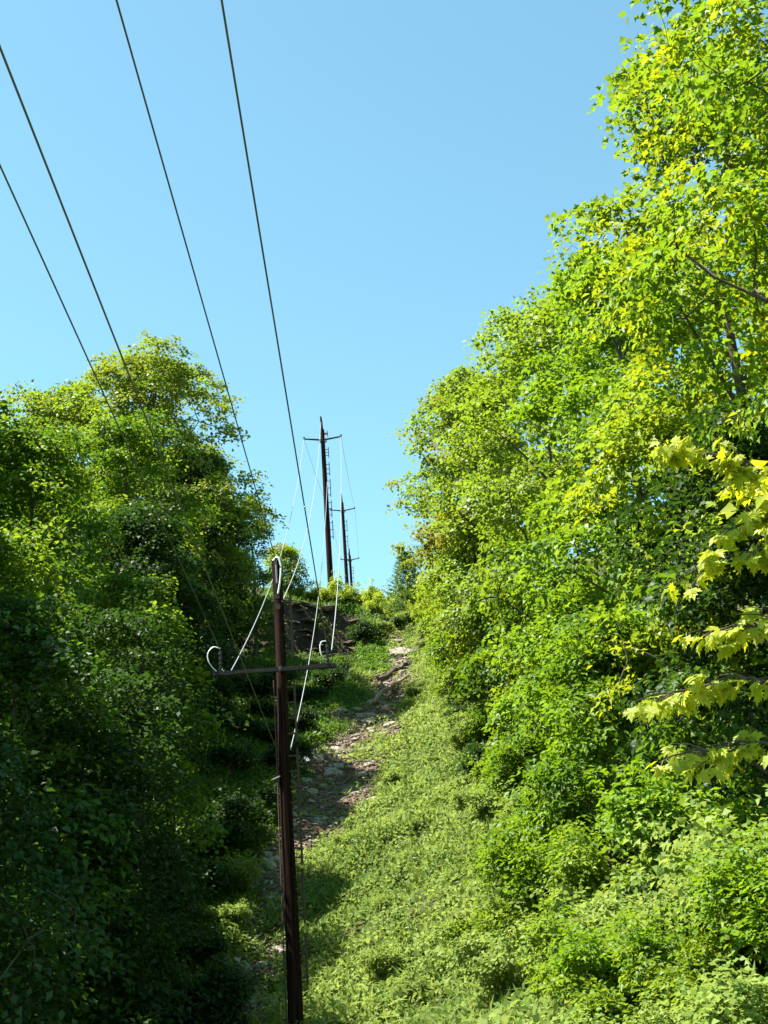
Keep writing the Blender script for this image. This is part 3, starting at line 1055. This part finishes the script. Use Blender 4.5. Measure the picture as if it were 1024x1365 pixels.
def far_pole(x, y, ztop, armz_w, half, label, rails, thick=1.0):
    zb = float(height(x, y))
    root = empty('utility_pole', (x, y, zb))
    tag(root, label, 'utility pole', 'utility poles of the line')
    H = ztop - zb
    spike = 0.9
    hh = np.linspace(-0.4, H - spike, 10)
    MB().tube(np.stack([0 * hh, 0 * hh, hh], 1), np.linspace(0.19, 0.125, 10) * thick, 16).build('shaft', POLE_WOOD, root)
    MB().tube([(0.0, 0, H - spike - 0.4), (-0.03, 0, H - 0.35), (-0.05, 0, H)], [0.085, 0.075, 0.05], 10).build('top_pin', POLE_WOOD, root)
    az = armz_w - zb
    for s in (-1, 1):
        a = MB().tube([(s * 0.1, -0.14, az - 0.08), (s * half, -0.14, az + 0.06)], [0.065, 0.05], 8).build('wing_arm', ARM_WOOD, root)
        MB().tube([(s * half, -0.14, az + 0.0), (s * half, -0.14, az + 0.1), (s * half, -0.14, az + 0.2)], [0.04, 0.07, 0.04], 10).build('insulator', GLASS_BROWN, a)
        MB().box((s * 0.17, -0.1, az - 0.12), (0.14, 0.16, 0.22)).build('arm_bracket', STEEL, root, smooth=False)
    for z0, z1 in rails:
        ladder(root, 0.15, z0 - zb, z1 - zb, 0.16, RUSTY, 3)
    return root, zb


P2, P3, P4 = (-3.46, 80.0), (-3.8, 122.0), (-4.18, 150.0)
far_pole(*P2, 37.3, 35.75, 1.14, 'tallest far utility pole on the crest with wing arms and step rails',
         ((29.2, 30.4), (30.6, 31.7), (31.9, 33.1), (33.3, 34.2), (34.5, 35.2), (35.9, 36.3)))
far_pole(*P3, 48.1, 46.45, 1.1, 'second far utility pole beyond the crest, right of the tallest',
         ((41, 42.3), (42.8, 44), (44.3, 45.5)))
far_pole(*P4, 52.2, 50.8, 1.0, 'third and smallest far utility pole beyond the crest', ((47.5, 48.8), (49, 50)))


# ------------------------------------------------------------------ conductors
def wire(p, q, sag, r, label, mat, n=40):
    p, q = np.array(p, float), np.array(q, float)
    t = np.linspace(0, 1, n)
    path = p + (q - p) * t[:, None]
    path[:, 2] -= sag * 4 * t * (1 - t)
    o = MB().tube(path - p, r, 8).build('power_line', mat)
    o.location = p
    return tag(o, label, 'wire', 'conductors of the power line')


Lx, Rx_ = P1[0] + aL + 0.08, P1[0] + aR - 0.08
A_top, A_l, A_r, A_n = (P1[0] + 0.0, 27.85, 10.84), (Lx, 27.85, 8.98), (Rx_, 27.85, 8.98), (P1[0] - 0.13, 27.87, 6.85)


def beyond(a, b, y):
    a, b = np.array(a), np.array(b)
    return a + (b - a) * ((y - a[1]) / (b[1] - a[1]))


# near span, running back over the camera to a pole behind it
W1 = beyond(A_r, (-1.05, 9.5, 9.68), -18)
W2 = beyond(A_top, (-2.15, 10.6, 10.70), -18)
W3 = beyond(A_n, (-2.13, 7.0, 7.32), -18)
W4 = beyond(A_l, (-3.55, 11.8, 9.82), -18)
wire(W1, A_r, 0.0, 0.0105, 'dark overhead wire furthest right, crossing the sky from the top edge', WIRE_DARK)
wire(W2, A_top, 0.0, 0.0105, 'dark overhead wire second from right, running down to the pole top', WIRE_DARK)
wire(W3, A_n, 0.0, 0.0085, 'dark overhead wire entering at the left edge above its neighbour', WIRE_DARK)
wire(W4, A_l, 0.0, 0.0105, 'lowest dark overhead wire entering at the left edge', WIRE_DARK)
back, hb_, zbb = near_pole(-2.0, -18.3, float(max(W1[2], W2[2])) + 0.4, 'wooden utility pole standing behind the viewer', 0.0)
MB().box((-0.2, 0.2, W1[2] - 0.15), (4.2, 0.1, 0.13)).build('crossarm', ARM_WOOD, back, smooth=False)

# uphill span: bare aluminium lit from above
wire((Lx + 0.18, 28.0, 8.56), (P2[0] - 1.14, 79.85, 35.85), 1.5, 0.012, 'bright wire rising from the left end of the crossarm to the crest', ALU)
wire((P1[0] + 0.09, 27.9, 9.95), (P2[0] - 0.05, 79.9, 36.9), 1.5, 0.012, 'bright wire rising from just below the pole top to the crest', ALU)
wire((Rx_ + 0.08, 28.0, 8.85), (P2[0] + 1.14, 79.85, 35.85), 1.5, 0.012, 'bright wire rising from the right end of the crossarm to the crest', ALU)
wire((P1[0] + 0.13, 27.95, 6.88), (P2[0] + 0.14, 79.9, 32.9), 1.5, 0.012, 'bright wire rising from halfway down the near pole', ALU)
for s, nm in ((-1.14, 'left'), (1.14, 'right')):
    wire((P2[0] + s, 79.85, 35.85), (P3[0] + s, 121.85, 46.5), 0.5, 0.012, 'thin wire from the %s arm of the tallest far pole to the second' % nm, ALU)
    wire((P3[0] + s, 121.85, 46.5), (P4[0] + s * 0.9, 149.85, 50.85), 0.4, 0.012, 'thin wire from the %s arm of the second far pole to the third' % nm, ALU)


# ------------------------------------------------------------------ near maple with single leaves
def maple_leaf_mesh(seed):
    rg = np.random.default_rng(seed)
    half = [(0.0, -0.02), (0.13, -0.08), (0.36, -0.14), (0.31, 0.05), (0.60, 0.10), (0.50, 0.22), (0.70, 0.44), (0.48, 0.40),
            (0.25, 0.40), (0.33, 0.70), (0.17, 0.66), (0.0, 1.0)]
    pts = half + [(-x, y) for x, y in half[-2:0:-1]]
    pts = [(x * (1 + rg.normal(0, 0.05)), y + rg.normal(0, 0.015)) for x, y in pts]
    k1, k2, tw = rg.uniform(0.2, 0.75), rg.uniform(0.1, 0.55), rg.normal(0, 0.25)

    def z(x, y):
        return -k1 * x * x - k2 * y * y + 0.12 * abs(x) + tw * x * y
    V = [(0, 0.28, z(0, 0.28) - 0.02)] + [(x, y, z(x, y)) for x, y in pts]
    n = len(pts)
    Fc = [(0, 1 + i, 1 + (i + 1) % n) for i in range(n)]
    b = len(V)
    V += [(0.012, 0, 0), (-0.012, 0, 0), (-0.012, -0.55, 0.1), (0.012, -0.55, 0.1)]
    Fc.append((b, b + 1, b + 2, b + 3))
    me = bpy.data.meshes.new('leaf')
    me.from_pydata(V, [], Fc)
    a = me.attributes.new('tone', 'FLOAT', 'POINT')
    a.data.foreach_set('value', np.full(len(V), rg.uniform(0.1, 1.0), dtype=np.float32))
    me.materials.append(LEAF['near'])
    me.update()
    return me


def near_maple():
    rg = np.random.default_rng(61)
    LM = [maple_leaf_mesh(600 + i) for i in range(7)]
    tx, ty = 3.7, 8.7
    zb = float(height(tx, ty))
    root = empty('maple_tree', (tx, ty, zb))
    tag(root, 'near maple at the right edge with large yellow-green leaves on drooping branches', 'tree')
    MB().tube([(0, 0, -0.2), (0.05, 0, 1.5), (-0.05, 0.05, 4), (0.05, 0, 6.5), (0, 0, 8.0)], [0.17, 0.13, 0.1, 0.06, 0.02], 12).build('trunk', BARK, root)
    base = np.array([tx, ty, zb])
    # branch: start height, list of points (world)
    BR = [
        (3.6, [(2.86, 8.3, 4.50), (2.41, 8.1, 4.62), (2.01, 8.0, 4.74), (1.75, 7.9, 4.74)], 62),
        (3.3, [(2.91, 8.3, 4.30), (2.56, 8.1, 4.38), (2.26, 8.0, 4.34), (2.06, 7.9, 4.22)], 42),
        (3.0, [(3.01, 8.3, 4.05), (2.51, 8.0, 4.12), (2.11, 7.9, 4.08), (1.85, 7.8, 3.98)], 48),
        (2.5, [(3.01, 8.2, 3.50), (2.51, 7.9, 3.60), (2.06, 7.8, 3.62), (1.75, 7.75, 3.54)], 48),
        (2.1, [(3.01, 8.1, 3.15), (2.41, 7.8, 3.24), (1.91, 7.75, 3.28), (1.53, 7.7, 3.22)], 50),
        (1.8, [(3.01, 8.1, 2.75), (2.41, 7.8, 2.86), (1.96, 7.75, 2.92), (1.59, 7.7, 2.88)], 46),
    ]
    mass, mtone = MB(), []
    for hz, pts, nleaf in BR:
        P = np.array([(tx, ty, zb + hz - 0.2)] + pts) - base
        m = len(P)
        tt = np.linspace(0, m - 1, 16)
        path = np.stack([np.interp(tt, np.arange(m), P[:, j]) for j in range(3)], 1)
        path[1:-1] += rg.normal(0, 0.015, (14, 3))
        b = MB().tube(path, np.linspace(0.026, 0.004, 16), 6)
        tw = []
        for s in range(16):
            i = 7 + int(rg.integers(0, 9))
            d = norm(path[min(i + 1, 15)] - path[i - 2]) + np.array([rg.normal(-0.2, 0.4), rg.normal(0, 0.6), rg.normal(-0.05, 0.35)])
            e = path[i] + norm(d) * rg.uniform(0.12, 0.34)
            b.tube(np.array([path[i], (path[i] + e) / 2 + np.array([0, 0, 0.02]), e]), [0.006, 0.004, 0.003], 5)
            tw.append((path[i], e))
        br = b.build('branch', BARK, root)
        total = int(nleaf * 2.1)
        for s in range(total):
            if s % 3 == 0:
                i = rg.uniform(8, 15)
                p = np.array([np.interp(i, np.arange(16), path[:, j]) for j in range(3)])
            else:
                a, e = tw[int(rg.integers(len(tw)))]
                p = a + (e - a) * rg.uniform(0.45, 1.05)
            lm = LM[int(rg.integers(7))]
            sz = rg.uniform(0.062, 0.098)
            ax = Vector((rg.normal(-0.45, 0.5), rg.normal(-0.3, 0.5), rg.normal(-0.75, 0.35))).normalized()
            nr = Vector((rg.normal(-0.5, 0.3), rg.normal(-0.35, 0.4), rg.normal(0.75, 0.25)))
            nr = (nr - ax * nr.dot(ax)).normalized()
            sd_ = ax.cross(nr).normalized()
            M = Matrix((sd_, ax, nr)).transposed()
            loc = Vector(p) + ax * 0.5 * sz
            if (s * nleaf) // total != ((s - 1) * nleaf) // total:      # nleaf of them are single leaves
                L_ = link(bpy.data.objects.new('leaf', lm), br)
                L_.rotation_euler = M.to_euler()
                L_.scale = (sz, sz, sz)
                L_.location = loc
            else:
                mass.add([tuple(M @ (v.co * sz) + loc) for v in lm.vertices], [tuple(f.vertices) for f in lm.polygons])
                mtone.extend([float(rg.uniform(0.1, 1.0))] * len(lm.vertices))
    lo = mass.build('leaf_mass', LEAF['near'], root, smooth=False)
    lo['kind'] = 'stuff'
    ta = lo.data.attributes.new('tone', 'FLOAT', 'POINT')
    ta.data.foreach_set('value', np.array(mtone, dtype=np.float32))
    # rest of the crown, out of the picture to the right
    lobes = [(np.array([-1.15, -0.5, 4.15]), 0.32), (np.array([-1.1, -0.6, 3.55]), 0.25), (np.array([-1.15, -0.75, 2.95]), 0.28), (np.array([-0.9, -0.75, 2.5]), 0.3), (np.array([0.6, 0.4, 5.2]), 1.1), (np.array([0.9, 1.2, 6.6]), 1.1), (np.array([1.3, -0.6, 4.4]), 0.9), (np.array([0.5, 0.2, 7.6]), 0.9)]
    cp, d, k = fill_lobes(lobes, 210, rg)
    v, q, t = clump_leaves(cp, d, 14, 0.25, 0.115, rg, lobed=True, width=1.0)
    cr = link(bpy.data.objects.new('crown', mesh_np('crown', v, q, LEAF['near'], t)), root)
    cr['kind'] = 'stuff'


near_maple()
